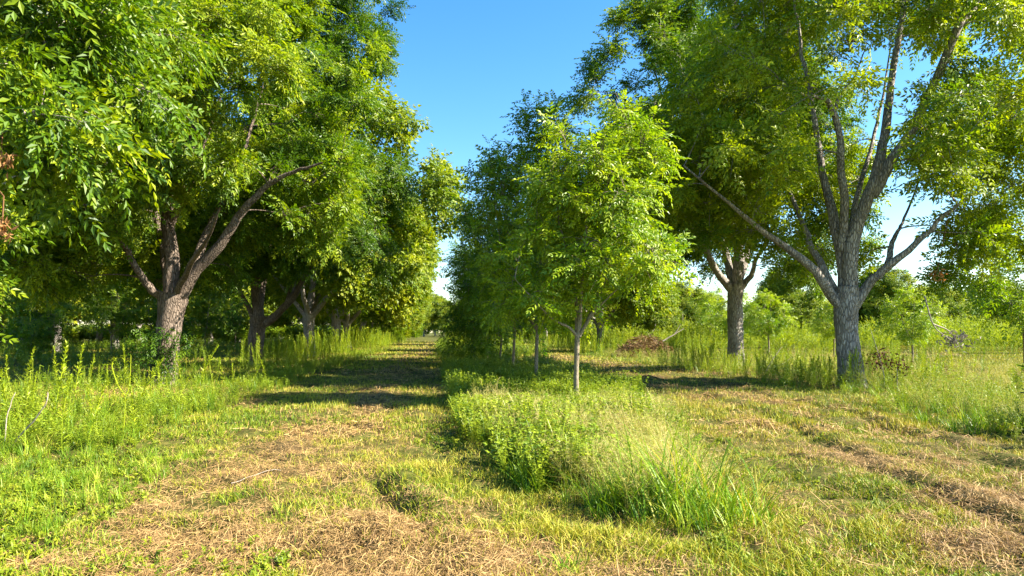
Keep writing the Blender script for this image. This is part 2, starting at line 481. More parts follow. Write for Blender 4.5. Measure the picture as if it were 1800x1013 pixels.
for px, py, d in ((2, 282, 7.2), (4, 402, 7.0), (172, 252, 9.5)):
    c = P(px, py, d) - b; k = 70
    pos = c + rng.normal(0, .055, (k, 3))
    leafq = np.array([[[0, 0, 0], [.45, .14, .05], [1, 0, -.1], [.45, -.14, .05]]])
    instance(dl, leafq, pos, nrm(rng.normal(0, .9, (k, 3)) + [0, 0, -.3]), nrm(rng.normal(size=(k, 3))), rng.uniform(.06, .12, k), rng.random(k))
    tubes(dl, np.array([c + (0, 0, .05), c + (-.05, .1, .35), c + (-.3, .2, .6)]), np.array([.008, .008, .01]), 4, rnd=np.array([.1]))
o = dl.obj('dead_leaves', M_DEADLEAF, t); o['label'] = 'bunches of dead golden brown leaves among the green ones'

# -- left row, first whole tree
d0 = 20.9; b = np.array([-8.5, d0, 0.])
def q(*a): return [(x, y, d0 + e) for x, y, e in a]
trunk = (np.array([P(x, y, d0 + e) for x, y, e in ((284, 700, 0), (288, 650, 0), (294, 600, 0), (300, 555, 0), (304, 515, 0))]) - b, [.52, .41, .36, .38, .46])
limbs = [limb_px(b, q((302, 535, 0), (298, 450, 0), (296, 370, .1), (310, 310, .2), (335, 230, .3), (350, 120, .4), (355, 0, .5)), 0.272, .07),
         limb_px(b, q((297, 400, .1), (322, 340, -.4), (345, 270, -.9), (380, 170, -1.4)), 0.136, .05),
         limb_px(b, q((310, 530, 0), (345, 475, -.2), (385, 420, -.5), (435, 350, -.9), (490, 305, -1.3), (560, 280, -1.8)), 0.240, .06),
         limb_px(b, q((340, 480, 0), (362, 410, .5), (395, 350, 1.1), (430, 260, 1.8), (460, 150, 2.4)), 0.176, .05),
         limb_px(b, q((300, 530, 0), (262, 505, -.1), (235, 455, -.5), (205, 405, -1.1), (165, 370, -1.8), (100, 350, -2.5)), 0.160, .05),
         limb_px(b, q((300, 520, 0), (285, 430, 1.0), (270, 330, 2.2), (250, 220, 3.4)), 0.176, .05),
         limb_px(b, q((305, 525, 0), (330, 480, -1.0), (360, 430, -2.4), (390, 370, -3.8)), 0.128, .04)]
cl = envelope([(.2, -.2, 8.6, 6.2, 5.8, 5.6, 1), (1.6, -1.0, 6.0, 4.4, 4.6, 3.0, .55), (-2.0, -.6, 5.2, 4.4, 4.6, 2.4, .4), (.2, .2, 11.6, 4.5, 4.5, 3.6, .5)], 400, .66, .33,
              cut=lambda q: q[2] > 3.0 + 1.3 * (abs(q[0]) < 2.4) * (q[1] < 1) and q[0] < 6.0 and not open_left(q + b, 225, 500, 335, 600, 21.6) and not (pix(q + b)[1] > 400 and near_limb(q + b, limbs[:3] + limbs[4:5], b, 30)))
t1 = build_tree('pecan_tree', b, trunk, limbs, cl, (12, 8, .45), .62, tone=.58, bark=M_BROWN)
tag(t1, 'thick left row pecan whose pale trunk forks into three limbs', 'tree', 'pecan trees of the left row')
# sprouts round its foot
sp = MB(); k = 150
pos = np.stack([rng.normal(.1, .42, k), rng.normal(-.45, .2, k), rng.uniform(.55, 1.75, k)], 1)
nn = 150
instance(sp, PECAN_T[0], pos, nrm(rng.normal(0, .6, (nn, 3)) + [0, -.6, -.2]), nrm(rng.normal(0, .3, (nn, 3)) + [0, 0, 1.]), rng.uniform(.25, .42, nn), rng.uniform(.05, .45, nn))
tubes(sp, np.stack([np.array([rng.normal(.05, .12, 14), rng.normal(-.35, .1, 14), np.full(14, .3)]).T, pos[:14]], 1), np.full((14, 2), .012), 4, rnd=np.full(14, .1))
o = sp.obj('basal_sprouts', M_PECAN, t1)

# -- left row, second
d0 = 31.5; b = np.array([-8.5, d0, 0.])
trunk = (np.array([P(x, y, d0) for x, y in ((452, 660), (451, 640), (450, 610), (452, 580), (455, 555))]) - b, [.5, .4, .35, .36, .4])
limbs = [limb_px(b, q((455, 570, 0), (452, 500, 0), (452, 430, .3), (470, 330, .6), (490, 200, .8), (500, 60, .8)), .28, .06),
         limb_px(b, q((458, 572, 0), (480, 558, -.2), (510, 530, -.5), (545, 470, -1), (575, 415, -1.4), (620, 350, -2)), .25, .06),
         limb_px(b, q((505, 535, -.5), (525, 470, 0), (540, 400, .4), (580, 300, .8)), .15, .05),
         limb_px(b, q((450, 565, 0), (430, 530, -.3), (405, 480, -1), (380, 420, -2)), .16, .05),
         limb_px(b, q((455, 560, 0), (465, 480, 1.4), (480, 400, 3.0), (490, 300, 4)), .18, .05)]
cl = envelope([(1.3, 0, 10.2, 6.6, 5.6, 7.0, 1), (3.2, -.5, 6.6, 4.6, 4.8, 3.4, .5), (-2, 0, 6, 4, 5, 2.6, .3), (2.6, 0, 14.5, 4.8, 4.6, 3.8, .55)], 400, .70, .33,
              cut=lambda q: q[2] > 3.4 and q[0] < 7.9 and not open_left(q + b, 400, 560, 470, 620, 32.2))
t2 = build_tree('pecan_tree', b, trunk, limbs, cl, (11, 8, .47), .68, tone=.38, bark=M_BROWN)  # low tone puts the crown's shade into its leaf colour
tag(t2, 'second left row pecan, dark, with one limb slanting right over the weeds', 'tree', 'pecan trees of the left row')

# -- generic big trees used along the rows
def generic(name, loc, seed, lean, label, group, h=15, tone=.5, forked=True):
    global rng
    keep = rng; rng = np.random.default_rng(seed)
    s = lean; sh = .7 if h > 16 else 0
    limbs = [(np.array([(0, 0, 2.6), (.2 * s, .3, 5), (.6 * s, .2, 8), (.8 * s, .3, 12)]), .3, .06),
             (np.array([(.1, 0, 2.5), (1.3 * s, -.4, 3.9), (2.9 * s, -.7, 5.2), (4.6 * s, -1, 6.6)]), .24, .06),
             (np.array([(0, .1, 2.6), (.6 * s, 1.5, 4.6), (.9 * s, 3, 6.8)]), .2, .05),
             (np.array([(0, -.1, 2.6), (-.2, -1.6, 4.6), (.3, -3, 6.6)]), .2, .05),
             (np.array([(-.1, 0, 2.5), (-1.5 * s, .3, 4.2), (-3 * s, .5, 6)]), .2, .05)]
    cl = envelope([(1.2 * s + sh, 0, h * .6, 6.6 + sh, 5.8, h * .38, 1), (2.6 * s, 0, h * .42, 4.6, 5, h * .22, .5), (-2 * s, 0, h * .42, 4.4, 5, h * .19, .4), (1.2 * s, 0, h * .83, 4, 4, h * .2, .35)],
                  310, .92, .33, cut=lambda q: q[2] > 3.0)
    t = build_tree(name, loc, ([(0, 0, -.3), (.03, 0, .5), (-.03, .05, 1.6), (0, 0, 2.8)], [.52, .4, .35, .42]), limbs, cl,
                   (10, 7, .66), .85, T=COARSE_T, leafmat=M_FAR, sides=12, tone=tone, min_r=.02, tw=False)
    rng = keep
    return tag(t, label, 'tree', group)


GL = 'pecan trees of the left row'
ordn = ['third', 'fourth', 'fifth', 'sixth', 'seventh', 'eighth', 'ninth', 'tenth', 'eleventh', 'twelfth', 'thirteenth', 'fourteenth']
gA = generic('pecan_tree', (-8.4, 43.5, 0), 5, 1, 'third left row pecan with sunlit forked trunk and long low limb', GL, 17.5, .55)
gB = generic('pecan_tree', (-8.5, 55.5, 0), 6, 1, 'fourth pecan along the left row, its trunk half hidden by feathery weeds', GL, 15, .58)
for k, y in enumerate((68, 81, 95, 109, 124, 140, 157, 175, 195)):
    copy_tree((gA, gB)[k % 2], (-8.9 - .008 * y + rng.normal(0, .25), y, 0), rng.normal(0, .25), (.95, .92, .88, .86)[k] if k < 4 else .82,
              f'{ordn[k + 2]} pecan along the left row beside the mown alley', GL)

# -- right row, first tree (open vase)
d0 = 20.0; b = np.array([12.05, d0, 0.])
trunk = (np.array([P(x, y, d0) for x, y in ((1502, 705), (1498, 672), (1492, 620), (1487, 570), (1487, 530), (1488, 505))]) - b, [.52, .37, .31, .30, .33, .32])
GR = 'pecan trees of the right row'
limbs = [limb_px(b, q((1482, 545, 0), (1445, 490, -.2), (1392, 432, -.5), (1345, 395, -.8), (1290, 345, -1.1), (1215, 280, -1.6)), 0.164, .045),
         limb_px(b, q((1482, 540, 0), (1447, 470, .4), (1415, 415, .8), (1400, 375, 1.1), (1375, 290, 1.6), (1340, 200, 2)), 0.139, .045),
         limb_px(b, q((1487, 530, 0), (1480, 440, .1), (1466, 370, .3), (1448, 300, .6), (1432, 200, .9), (1412, 90, 1.2), (1400, -20, 1.4)), 0.197, .05),
         limb_px(b, q((1480, 440, 0), (1480, 340, -.3), (1475, 260, -.6), (1464, 200, -.9), (1440, 182, -1.2), (1405, 175, -1.5), (1370, 150, -1.8)), 0.135, .04),
         limb_px(b, q((1465, 205, -.9), (1475, 170, -.8), (1500, 140, -.6), (1520, 90, -.5)), 0.057, .03),
         limb_px(b, q((1492, 520, 0), (1502, 430, -.2), (1532, 345, -.3), (1552, 275, -.3), (1568, 200, -.2), (1580, 100, 0), (1592, 0, .2), (1605, -130, .3)), 0.221, .08),
         limb_px(b, q((1533, 345, -.3), (1572, 280, -.6), (1612, 210, -.9), (1650, 130, -1.2), (1688, 48, -1.5), (1697, 30, -1.6)), 0.156, .16),
         limb_px(b, q((1690, 45, -1.5), (1668, 15, -1.7), (1660, -30, -1.9)), 0.066, .04),
         limb_px(b, q((1692, 42, -1.5), (1725, 0, -1.3), (1745, -40, -1)), 0.074, .04),
         limb_px(b, q((1688, 48, -1.5), (1708, -30, -1.9), (1720, -100, -2.2)), 0.074, .04),
         limb_px(b, q((1490, 460, .1), (1505, 360, .8), (1532, 260, 1.5), (1556, 170, 2.0), (1570, 80, 2.4)), 0.107, .04),
         limb_px(b, q((1500, 540, 0), (1530, 492, -.2), (1572, 455, -.5), (1622, 415, -.8), (1665, 370, -1.2), (1740, 320, -1.7)), 0.164, .05),
         limb_px(b, q((1560, 464, -.4), (1578, 415, .2), (1592, 385, .6), (1630, 300, 1.2)), 0.090, .035)]
def cut(q):
    # keep the fork and the lower right open, as seen from the alley
    px = VX + F * (q[0] + b[0]) / (q[1] + b[1]); py = VY - F * (q[2] - H) / (q[1] + b[1])
    if q[2] < 2.6: return False
    if near_limb(q + b, limbs[:1] + limbs[2:6] + limbs[10:12], b, 48) and rng.random() < .93: return False
    if 1390 < px < 1640 and py > 40 and q[1] < 1.2 and q[1] > -6: return rng.random() < (.08 if py > 330 else .4)
    if 1560 < px < 1700 and 150 < py < 330: return rng.random() < .6
    if py > 430 and px > 1560 and px < 1640: return rng.random() < .3
    return True
cl = envelope([(0, 0, 9.0, 5.2, 5.0, 5.6, 1), (2.8, -.8, 5.4, 2.8, 3, 2.6, .35), (-3.2, -.5, 6.8, 2.8, 3.5, 3, .45), (.5, 0, 12.5, 4.6, 4, 3.2, .35)], 340, .66, .30, cut=cut, void=.44, void_f=.5)
r1 = build_tree('pecan_tree', b, trunk, limbs, cl, (10, 7, .44), .58, tone=.74)
tag(r1, 'open vase shaped pecan with bare grey limbs against the sky on the right', 'tree', GR)
# dangling dead twigs with dried leaves
dt = MB()
for a_, c_, e_ in (((1668, 375), (1655, 440), (1646, 482)), ((1500, 20), (1502, 50), (1499, 72))):
    pp = np.array([P(*a_, 18.6), P(*c_, 18.5), P(*e_, 18.5)]) - b
    tubes(dt, spline(pp, 8), np.full(8, .012), 4, rnd=np.array([.1])); k = 40
    instance(dt, np.array([[[0, 0, 0], [.45, .16, .05], [1, 0, -.1], [.45, -.16, .05]]]), pp[-1] + rng.normal(0, .09, (k, 3)), nrm(rng.normal(0, .7, (k, 3)) + [0, 0, -.4]), nrm(rng.normal(size=(k, 3))), rng.uniform(.1, .17, k), rng.random(k))
o = dt.obj('dead_leaves', M_DEADLEAF, r1); o['label'] = 'dried brown leaf bunches dangling from dead twigs'

# -- right row, second tree
d0 = 29.0; b = np.array([12.5, d0, 0.])
trunk = (np.array([P(x, y, d0) for x, y in ((1294, 665), (1293, 640), (1293, 590), (1292, 540), (1293, 500))]) - b, [.46, .35, .31, .30, .34])
limbs = [limb_px(b, q((1294, 520, 0), (1300, 440, 0), (1308, 360, .2), (1318, 250, .4), (1300, 120, .5), (1290, 0, .6)), .26, .06),
         limb_px(b, q((1290, 515, 0), (1262, 480, -.3), (1235, 425, -.8), (1205, 385, -1.2), (1160, 330, -1.8), (1110, 260, -2.4)), .19, .05),
         limb_px(b, q((1290, 515, 0), (1275, 440, .6), (1240, 350, 1.2), (1190, 230, 1.8), (1150, 100, 2)), .19, .05),
         limb_px(b, q((1296, 515, 0), (1322, 485, -.2), (1345, 440, -.6), (1380, 370, -1.2)), .16, .05),
         limb_px(b, q((1297, 500, 0), (1330, 400, .8), (1370, 300, 1.6), (1400, 180, 2)), .17, .05)]
cl = envelope([(-1.7, 0, 9.8, 5.4, 5.4, 6.4, 1), (-2.2, -.4, 7.0, 3.4, 4.4, 3.4, .5), (2.5, 0, 6.8, 3, 4, 3, .3), (-1.7, 0, 13.6, 4.6, 4.4, 3.6, .55)], 370, .68, .33,
              cut=lambda q: q[2] > 3.6 - .5 * (q[0] < -2) and q[0] > -7.0)
r2 = build_tree('pecan_tree', b, trunk, limbs, cl, (11, 8, .46), .64, tone=.48)
tag(r2, 'dark dense pecan with straight trunk behind the open vase shaped one', 'tree', GR)
for k, y in enumerate((55, 80, 105)):
    copy_tree((gB, gA)[k % 2], (12.3 + rng.normal(0, .25), y, 0), math.pi + rng.normal(0, .3), rng.uniform(.8, .88),
              f'{ordn[k]} pecan along the right row, seen behind the young trees', GR)


# -- young trees of the middle strip
def young(loc, d0, base_px, fork_py, ells, limbs, n, label, r=.062, tone=.6, mind=.32, rc=.46, ls=.36):
    b = np.array(loc, float)
    trunk = (np.array([P(base_px[0] + dx, py, d0) for dx, py in ((0, VY + (H + .15) * F / d0), (2, VY + H * F / d0 - 15), (3, (VY + H * F / d0 + fork_py) / 2), (5, fork_py))]) - b, [r * 1.35, r, r * .85, r * .9])
    L = [limb_px(b, [(x, y, d0 + e) for x, y, e in pts], r0, r1) for pts, r0, r1 in limbs]
    E = []
    for px, py, rx, rz, e, ry, w in ells:
        c = P(px, py, d0 + e) - b
        E.append((*c, rx / F * d0, ry, rz / F * d0, w))
    cl = envelope(E, n, mind, .42, void=.43, void_f=1.3)
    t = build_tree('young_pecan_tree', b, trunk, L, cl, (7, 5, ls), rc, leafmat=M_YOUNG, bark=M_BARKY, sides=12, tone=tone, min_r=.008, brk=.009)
    return tag(t, label, 'tree', 'young pecan trees of the middle strip')


y1 = young((2.88, 14.7, 0), 14.7, (1010, 715), 590,
    [(1040, 400, 105, 150, 0, 1.4, 1), (1105, 270, 45, 85, .1, .8, .4), (975, 310, 45, 95, -.1, .8, .3), (1105, 460, 70, 55, -.3, 1.1, .3), (945, 480, 60, 80, .2, 1.1, .3)],
    [(((1015, 592, 0), (1000, 575, -.1), (972, 562, -.3), (940, 530, -.5), (905, 490, -.6)), .04, .012),
     (((1015, 592, 0), (1010, 520, .1), (995, 440, .2), (983, 380, .2), (970, 300, .1)), .05, .012),
     (((1016, 590, 0), (1022, 530, -.1), (1028, 440, -.2), (1030, 340, -.2), (1040, 250, -.1)), .052, .012),
     (((1017, 592, 0), (1035, 560, .1), (1055, 520, .2), (1075, 430, .3), (1100, 320, .3), (1110, 230, .3)), .048, .012),
     (((1018, 590, 0), (1045, 550, -.3), (1085, 510, -.6), (1130, 470, -.8)), .03, .010)],
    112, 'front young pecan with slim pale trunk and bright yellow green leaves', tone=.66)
y2 = young((2.9, 21, 0), 21, (940, 675), 575,
    [(930, 400, 85, 170, 0, 1.7, 1), (960, 250, 40, 70, 0, 1, .3), (885, 330, 45, 80, 0, 1, .25), (920, 510, 90, 60, 0, 1.6, .4)],
    [(((943, 580, 0), (935, 500, .1), (925, 400, .2), (950, 260, .2), (962, 200, .2)), .06, .012),
     (((943, 580, 0), (915, 530, -.3), (885, 450, -.5), (870, 360, -.5)), .045, .012),
     (((944, 580, 0), (965, 520, .2), (985, 420, .3), (990, 330, .3)), .045, .012),
     (((943, 580, 0), (940, 520, .8), (930, 430, 1.2)), .04, .012)],
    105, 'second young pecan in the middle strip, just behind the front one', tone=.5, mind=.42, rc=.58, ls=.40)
y3 = young((2.8, 27, 0), 27, (900, 655), 580,
    [(872, 430, 66, 130, 0, 1.9, 1), (880, 520, 80, 70, 0, 1.9, .5), (862, 330, 35, 70, 0, 1.2, .3)],
    [(((903, 582, 0), (890, 500, .1), (875, 400, .2), (865, 290, .2)), .065, .014),
     (((903, 582, 0), (875, 540, -.4), (840, 480, -.7)), .045, .014),
     (((903, 582, 0), (915, 520, .4), (920, 430, .7)), .045, .014)],
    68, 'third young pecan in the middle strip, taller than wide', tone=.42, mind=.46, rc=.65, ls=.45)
y4 = young((2.7, 33, 0), 33, (877, 642), 590,
    [(850, 500, 56, 90, 0, 2, 1), (835, 570, 48, 45, 0, 1.6, .5), (850, 420, 30, 50, 0, 1.2, .3)],
    [(((879, 592, 0), (865, 520, .1), (852, 430, .2)), .065, .014), (((879, 592, 0), (850, 560, -.4), (815, 520, -.7)), .045, .014),
     (((879, 592, 0), (890, 540, .4), (892, 480, .7)), .045, .014)],
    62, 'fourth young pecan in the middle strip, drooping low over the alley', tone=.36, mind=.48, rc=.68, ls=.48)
for k, y in enumerate((39, 46.5, 55, 63, 72, 84)):
    v = (.95, .85, .6, .55, .6, .6)[k]
    copy_tree((y3, y4)[k % 2], ((2.6, 2.9, 3.2, 3.3, 3.4, 3.4)[k], y, 0), rng.uniform(-.4, .5), (v * .92, v * .92, v),
              f'{ordn[k + 2]} young pecan along the middle strip', 'young pecan trees of the middle strip')

# young trees in the rows beyond, left (dark) and right (sunlit)
def small_young(seed, n):
    global rng
    keep = rng; rng = np.random.default_rng(seed)
    cl = envelope([(0, 0, 2.7, 1.25, 1.25, 1.35, 1), (.3, 0, 3.6, .7, .7, .9, .3), (-.5, .2, 2.0, .8, .8, .6, .3)], n, .38, .4, void=.4, void_f=1.4)
    t = build_tree('young_pecan_tree', (0, 0, 0), ([(0, 0, -.1), (.02, 0, .5), (-.02, 0, 1.3)], [.06, .05, .045]),
        [(np.array([(0, 0, 1.25), (.1, .05, 2.2), (.1, 0, 3.6)]), .035, .01), (np.array([(0, 0, 1.2), (.4, .2, 1.8), (.9, .3, 2.6)]), .026, .008), (np.array([(0, 0, 1.2), (-.4, -.1, 1.8), (-.8, -.2, 2.6)]), .026, .008)],
        cl, (7, 5, .36), .42, leafmat=M_YOUNG, bark=M_BARKY, sides=8, tone=.66, min_r=.008, brk=.009)
    rng = keep; tag(t, 'x', 'tree'); return t


s1 = small_young(71, 26); s2 = small_young(72, 30)
GLY = 'young trees beyond the left row'
for k, (y, s, lab) in enumerate(((35, .80, 'small dark young tree left of the thick forked pecan, in shade'), (41.5, .85, 'slim young tree with thin trunk just left of the forked pecan trunk'),
                                 (48, .9, 'young tree mostly hidden behind the forked pecan trunk'), (58, .8, 'young tree with pale thin stem between the first two left row trunks'),
                                 (66, .9, 'far young tree seen between the first two left row trunks'))):
    copy_tree((y4, y3)[k % 2], (-20, y, 0), 1.3 + k * 1.1, s, lab, GLY)
GRY = 'young trees beyond the right row'
for k, (x, y, sc, lab) in enumerate(((24.2, 28.3, 1.35, 'thin young tree with dark stem at the right edge of the picture'), (25.2, 36.5, .95, 'small yellowish young tree right of the open pecan trunk'),
                                 (24.2, 42, 1.0, 'little young tree with pale stem left of the open pecan trunk'), (24, 50, 1.1, 'small young tree between the two right row trunks, nearer one'),
                                 (24.5, 62, 1.3, 'small young tree left of the dark pecan trunk, far back'), (24.2, 56, 1.2, 'pale stemmed young tree between the two right row trunks, farther one'))):
    if k < 2:
        t = (s1, s2)[k]; t.location = (x, y, 0); t.scale = (sc, sc, sc); t['label'] = lab; t['group'] = GRY
    else: copy_tree((s1, s2)[k % 2], (x, y, 0), .6 + k * 1.7, sc, lab, GRY)

# big trees deep in the orchard on the left
GBL = 'big orchard trees beyond the left alley'
for k, (x, y) in enumerate(((-31, 44), (-31, 55), (-31.5, 66), (-31, 78), (-30.5, 90), (-31, 104), (-44, 58), (-44, 72), (-44, 88), (-22, 112), (-20, 128), (-44, 106), (-56, 66), (-57, 82), (-56, 98), (-34, 128), (-70, 92), (-72, 112), (-54, 122), (-86, 110), (-20, 150), (-36, 150), (-20, 175))):
    copy_tree((gA, gB)[k % 2], (x, y, 0), rng.uniform(0, 6.28), rng.uniform(.9, 1.1), 'big dark orchard tree in the shade behind the left row', GBL)
GMF = 'mid distance pecans in the sunny field'
for k, (x, y, sc) in enumerate(((20.5, 68, .52), (27, 76, .5), (34, 66, .5), (40, 82, .55), (46, 72, .5), (58, 84, .5), (24, 92, .55), (66, 90, .55), (31, 98, .55), (50, 100, .5), (17, 100, .6))):
    copy_tree((gA, gB)[k % 2], (x, y, -.5), rng.uniform(0, 6.28), sc, 'medium sized rounded pecan standing in the sunny field beyond the right row', GMF)
# trees closing the view far behind the right field
GFR = 'far trees behind the sunny field'
for k, (px, d, s) in enumerate(((1100, 120, .55), (1180, 140, .6), (1240, 118, .5), (1340, 132, .55), (1400, 120, .5), (1450, 140, .55), (1530, 118, .62), (1570, 112, .6), (1625, 124, .5), (1680, 110, .55),
                                (1730, 116, .66), (1790, 108, .6), (1850, 112, .6), (1920, 118, .6), (1010, 150, .7), (940, 160, .8), (880, 190, .9), (830, 230, .9), (745, 235, .9), (790, 260, .9), (765, 300, 1.0), (810, 290, 1.0), (720, 290, 1.0), (690, 250, .9))):
    copy_tree((gA, gB)[k % 2], ((px - VX) / F * d, d, -.6), rng.uniform(0, 6.28), s, 'far rounded tree on the horizon behind the sunny field', GFR)

# ------------------------------------------------------------------ weeds
def quadleaf(p, d, up, L, w, n=1):
    """n quads forming a narrow leaf from p"""
    d = d / np.linalg.norm(d); s = np.cross(up, d); s = s / (np.linalg.norm(s) + 1e-9)
    m = p + d * L * .45
    return [p, m + s * w * .5, p + d * L + np.array([0, 0, -.15 * L]), m - s * w * .5]


def stem_quads(pts, r):
    out = []
    for a, b_ in zip(pts[:-1], pts[1:]):
        for k in range(3):
            t0, t1_ = 2.094 * k, 2.094 * (k + 1)
            o0 = np.array([math.cos(t0), math.sin(t0), 0]) * r; o1 = np.array([math.cos(t1_), math.sin(t1_), 0]) * r
            out.append([a + o0, a + o1, b_ + o1 * .75, b_ + o0 * .75])
    return out


def plume(h, nleaf, ll, lw, top=.55, seed=0, lean=.06, taper=True):
    """tall weed with spirally set narrow leaves, denser at the top"""
    r = np.random.default_rng(seed)
    bend = r.normal(0, lean, 2)
    pt = lambda t: np.array([bend[0] * t * t * h, bend[1] * t * t * h, h * t])
    Q = stem_quads([pt(t) for t in np.linspace(0, .96, 6)], .006)
    for k in range(nleaf):
        t = .12 + .88 * (r.random() ** top)
        a = k * 2.4 + r.normal(0, .3)
        el = .35 + .75 * t + r.normal(0, .15)
        d = np.array([math.cos(a) * math.cos(el), math.sin(a) * math.cos(el), math.sin(el)])
        L = ll * (1.0 if not taper else (1.25 - .85 * t)) * r.uniform(.7, 1.25)
        Q.append(quadleaf(pt(min(t, .98)), d, np.array([0, 0, 1.]) + r.normal(0, .2, 3), L, lw))
    return np.array(Q)


def herb(h, nb, nleaf, ll, lw, seed=0):
    r = np.random.default_rng(seed); Q = []
    for k in range(nb):
        a = r.uniform(0, 6.28); s = r.uniform(.1, .45) * h
        e = np.array([math.cos(a) * s, math.sin(a) * s, h * r.uniform(.6, 1.05)])
        pts = spline([(0, 0, 0), e * [.35, .35, .55], e], 4)
        Q += stem_quads(list(pts), .004)
        for j in range(nleaf):
            t = r.uniform(.2, 1.0); i = min(int(t * 3), 2); p = pts[i] + (pts[i + 1] - pts[i]) * (t * 3 - i)
            b_ = r.uniform(0, 6.28); d = np.array([math.cos(b_), math.sin(b_), r.uniform(-.2, .7)])
            Q.append(quadleaf(p, d, np.array([0, 0, 1.]) + r.normal(0, .3, 3), ll * r.uniform(.6, 1.3), lw * r.uniform(.7, 1.2)))
    return np.array(Q)


def tuft(h, nb, w, spread, seed=0, seg=3, curve=.5):
    r = np.random.default_rng(seed); Q = []
    for k in range(nb):
        a = r.uniform(0, 6.28); base = np.array([r.normal(0, .05), r.normal(0, .05), 0])
        L = h * r.uniform(.45, 1.1); s = spread * r.uniform(.2, 1.2)
        o = np.array([math.cos(a), math.sin(a), 0]); sd = np.array([-math.sin(a), math.cos(a), 0])
        us = np.linspace(0, 1, seg + 1)
        pts = [base + o * (s * L * (u * .5 + u * u)) + np.array([0, 0, L * (u - curve * s * u * u)]) for u in us]
        ws = [w * (1 - u) ** .6 * (.75 if u == 0 else 1) + w * .06 for u in us]
        for i in range(seg):
            Q.append([pts[i] - sd * ws[i] * .5, pts[i] + sd * ws[i] * .5, pts[i + 1] + sd * ws[i + 1] * .5, pts[i + 1] - sd * ws[i + 1] * .5])
    return np.array(Q)


def wisp(h, nst, seed=0, w=.003):
    """fine grass stalks with open seed heads"""
    r = np.random.default_rng(seed); Q = []
    for k in range(nst):
        a = r.uniform(0, 6.28); o = np.array([math.cos(a), math.sin(a), 0]); sd = np.array([-math.sin(a), math.cos(a), 0])
        L = h * r.uniform(.6, 1.1); s = r.uniform(.1, .6); base = np.array([r.normal(0, .06), r.normal(0, .06), 0])
        us = np.linspace(0, 1, 4); pts = [base + o * s * L * u * u + np.array([0, 0, L * (u - .25 * s * u * u)]) for u in us]
        for i in range(3):
            Q.append([pts[i] - sd * w * .5, pts[i] + sd * w * .5, pts[i + 1] + sd * w * .4, pts[i + 1] - sd * w * .4])
        for j in range(7):
            t = r.uniform(.6, 1.0); i = 2; p = pts[2] + (pts[3] - pts[2]) * max(0, (t - .667) * 3)
            d = np.array([r.normal(), r.normal(), r.uniform(.2, 1.2)])
            Q.append(quadleaf(p, d, r.normal(size=3), r.uniform(.04, .10), w * 1.1))
    return np.array(Q)


def scatter(mb, temps, xs, ys, sc, tone=.5, tv=.15, tilt=.08, zoff=0.0, light=None):
    n = len(xs); z = gz(xs, ys) + zoff
    a = rng.uniform(0, 6.28, n)
    up = nrm(np.stack([rng.normal(0, tilt, n), rng.normal(0, tilt, n), np.ones(n)], 1))
    X = np.stack([np.cos(a), np.sin(a), np.zeros(n)], 1); X = nrm(X - up * (X * up).sum(1, keepdims=True))
    pos = np.stack([xs, ys, z], 1)
    rv = np.clip(rng.normal(tone, tv, n) if light is None else light + rng.normal(0, tv, n), 0, 1)
    w = rng.integers(0, len(temps), n)
    for k, T in enumerate(temps):
        s = w == k
        if s.any(): instance(mb, T, pos[s], X[s], up[s], np.broadcast_to(sc, (n,))[s] * rng.uniform(.75, 1.2, s.sum()), rv[s])


def rand_in(n, x0, x1, y0, y1, p=1.0, wide=0.85, wl=None):
    """points denser near the viewer: density falls as y**-p"""
    u = rng.random(n)
    if p == 1: y = y0 * (y1 / y0) ** u
    else:
        e = 1 - p; y = (y0 ** e + u * (y1 ** e - y0 ** e)) ** (1 / e)
    x = rng.uniform(x0, x1, n)
    return x, y


def wedge(n, y0, y1, p=1.0, side=(-1.0, 1.25)):
    u = rng.random(n); e = 1 - p
    y = y0 * (y1 / y0) ** u if p == 1 else (y0 ** e + u * (y1 ** e - y0 ** e)) ** (1 / e)
    x = y * rng.uniform(side[0], side[1], n)
    return x, y


HORSE = [plume(1, 85, .13, .02, .5, s) for s in (1, 2, 3)]
FENN = [plume(1, 130, .17, .009, .8, s, .09) for s in (4, 5, 6)]
HERB = [herb(.55, 5, 15, .06, .034, s) for s in (7, 8, 9)]
LEAFY = [herb(.9, 6, 20, .105, .034, s) for s in (10, 11, 12)]
TUFT = [tuft(.6, 22, .014, .6, s) for s in (13, 14, 15)]
WISP = [wisp(.62, 14, s) for s in (16, 17, 18)]

# middle strip ground cover
mb = MB()
x, y = rand_in(5200, -.4, 6, 6.8, 34, 1.0); k = in_strip(x, y) & (rng.random(len(x)) < sstep(8.0, 12.0, y + (x < 1.6) * 3.5) + .16) & ((x < 4.2) | (y > 16))
x, y = x[k], y[k]
scatter(mb, HERB, x, y, .35 + .95 * fbm(x * .8, y * .8, 90), .68, .2)
x, y = rand_in(900, -.2, 5.4, 34, 110, 1.0); scatter(mb, LEAFY, x, y, 1.0, .5, .15)
tag(mb.obj('leafy_undergrowth', M_HERB), 'dense green leafy undergrowth round the young pecan trunks', 'undergrowth', kind='stuff')
# wispy dry grass in front of it
mb = MB()
x, y = rand_in(1000, .2, 4.8, 6.0, 13.5, .8); k = in_strip(x, y) & (x > strip_left(y) + .35); x, y = x[k], y[k]
scatter(mb, WISP, x, y, .55 + .6 * fbm(x * 1.2, y * 1.2, 104), .68, .2, .18)
x, y = rand_in(1300, 8, 24, 10, 44, .8); k = (x > weeds_right_edge(y) + .6); x, y = x[k], y[k]
scatter(mb, WISP, x, y, 1.0, .45, .2, .15)
tag(mb.obj('wispy_grass', M_WISP), 'pale wispy seed grass in front of the young trees and in the field', 'grass', kind='stuff')
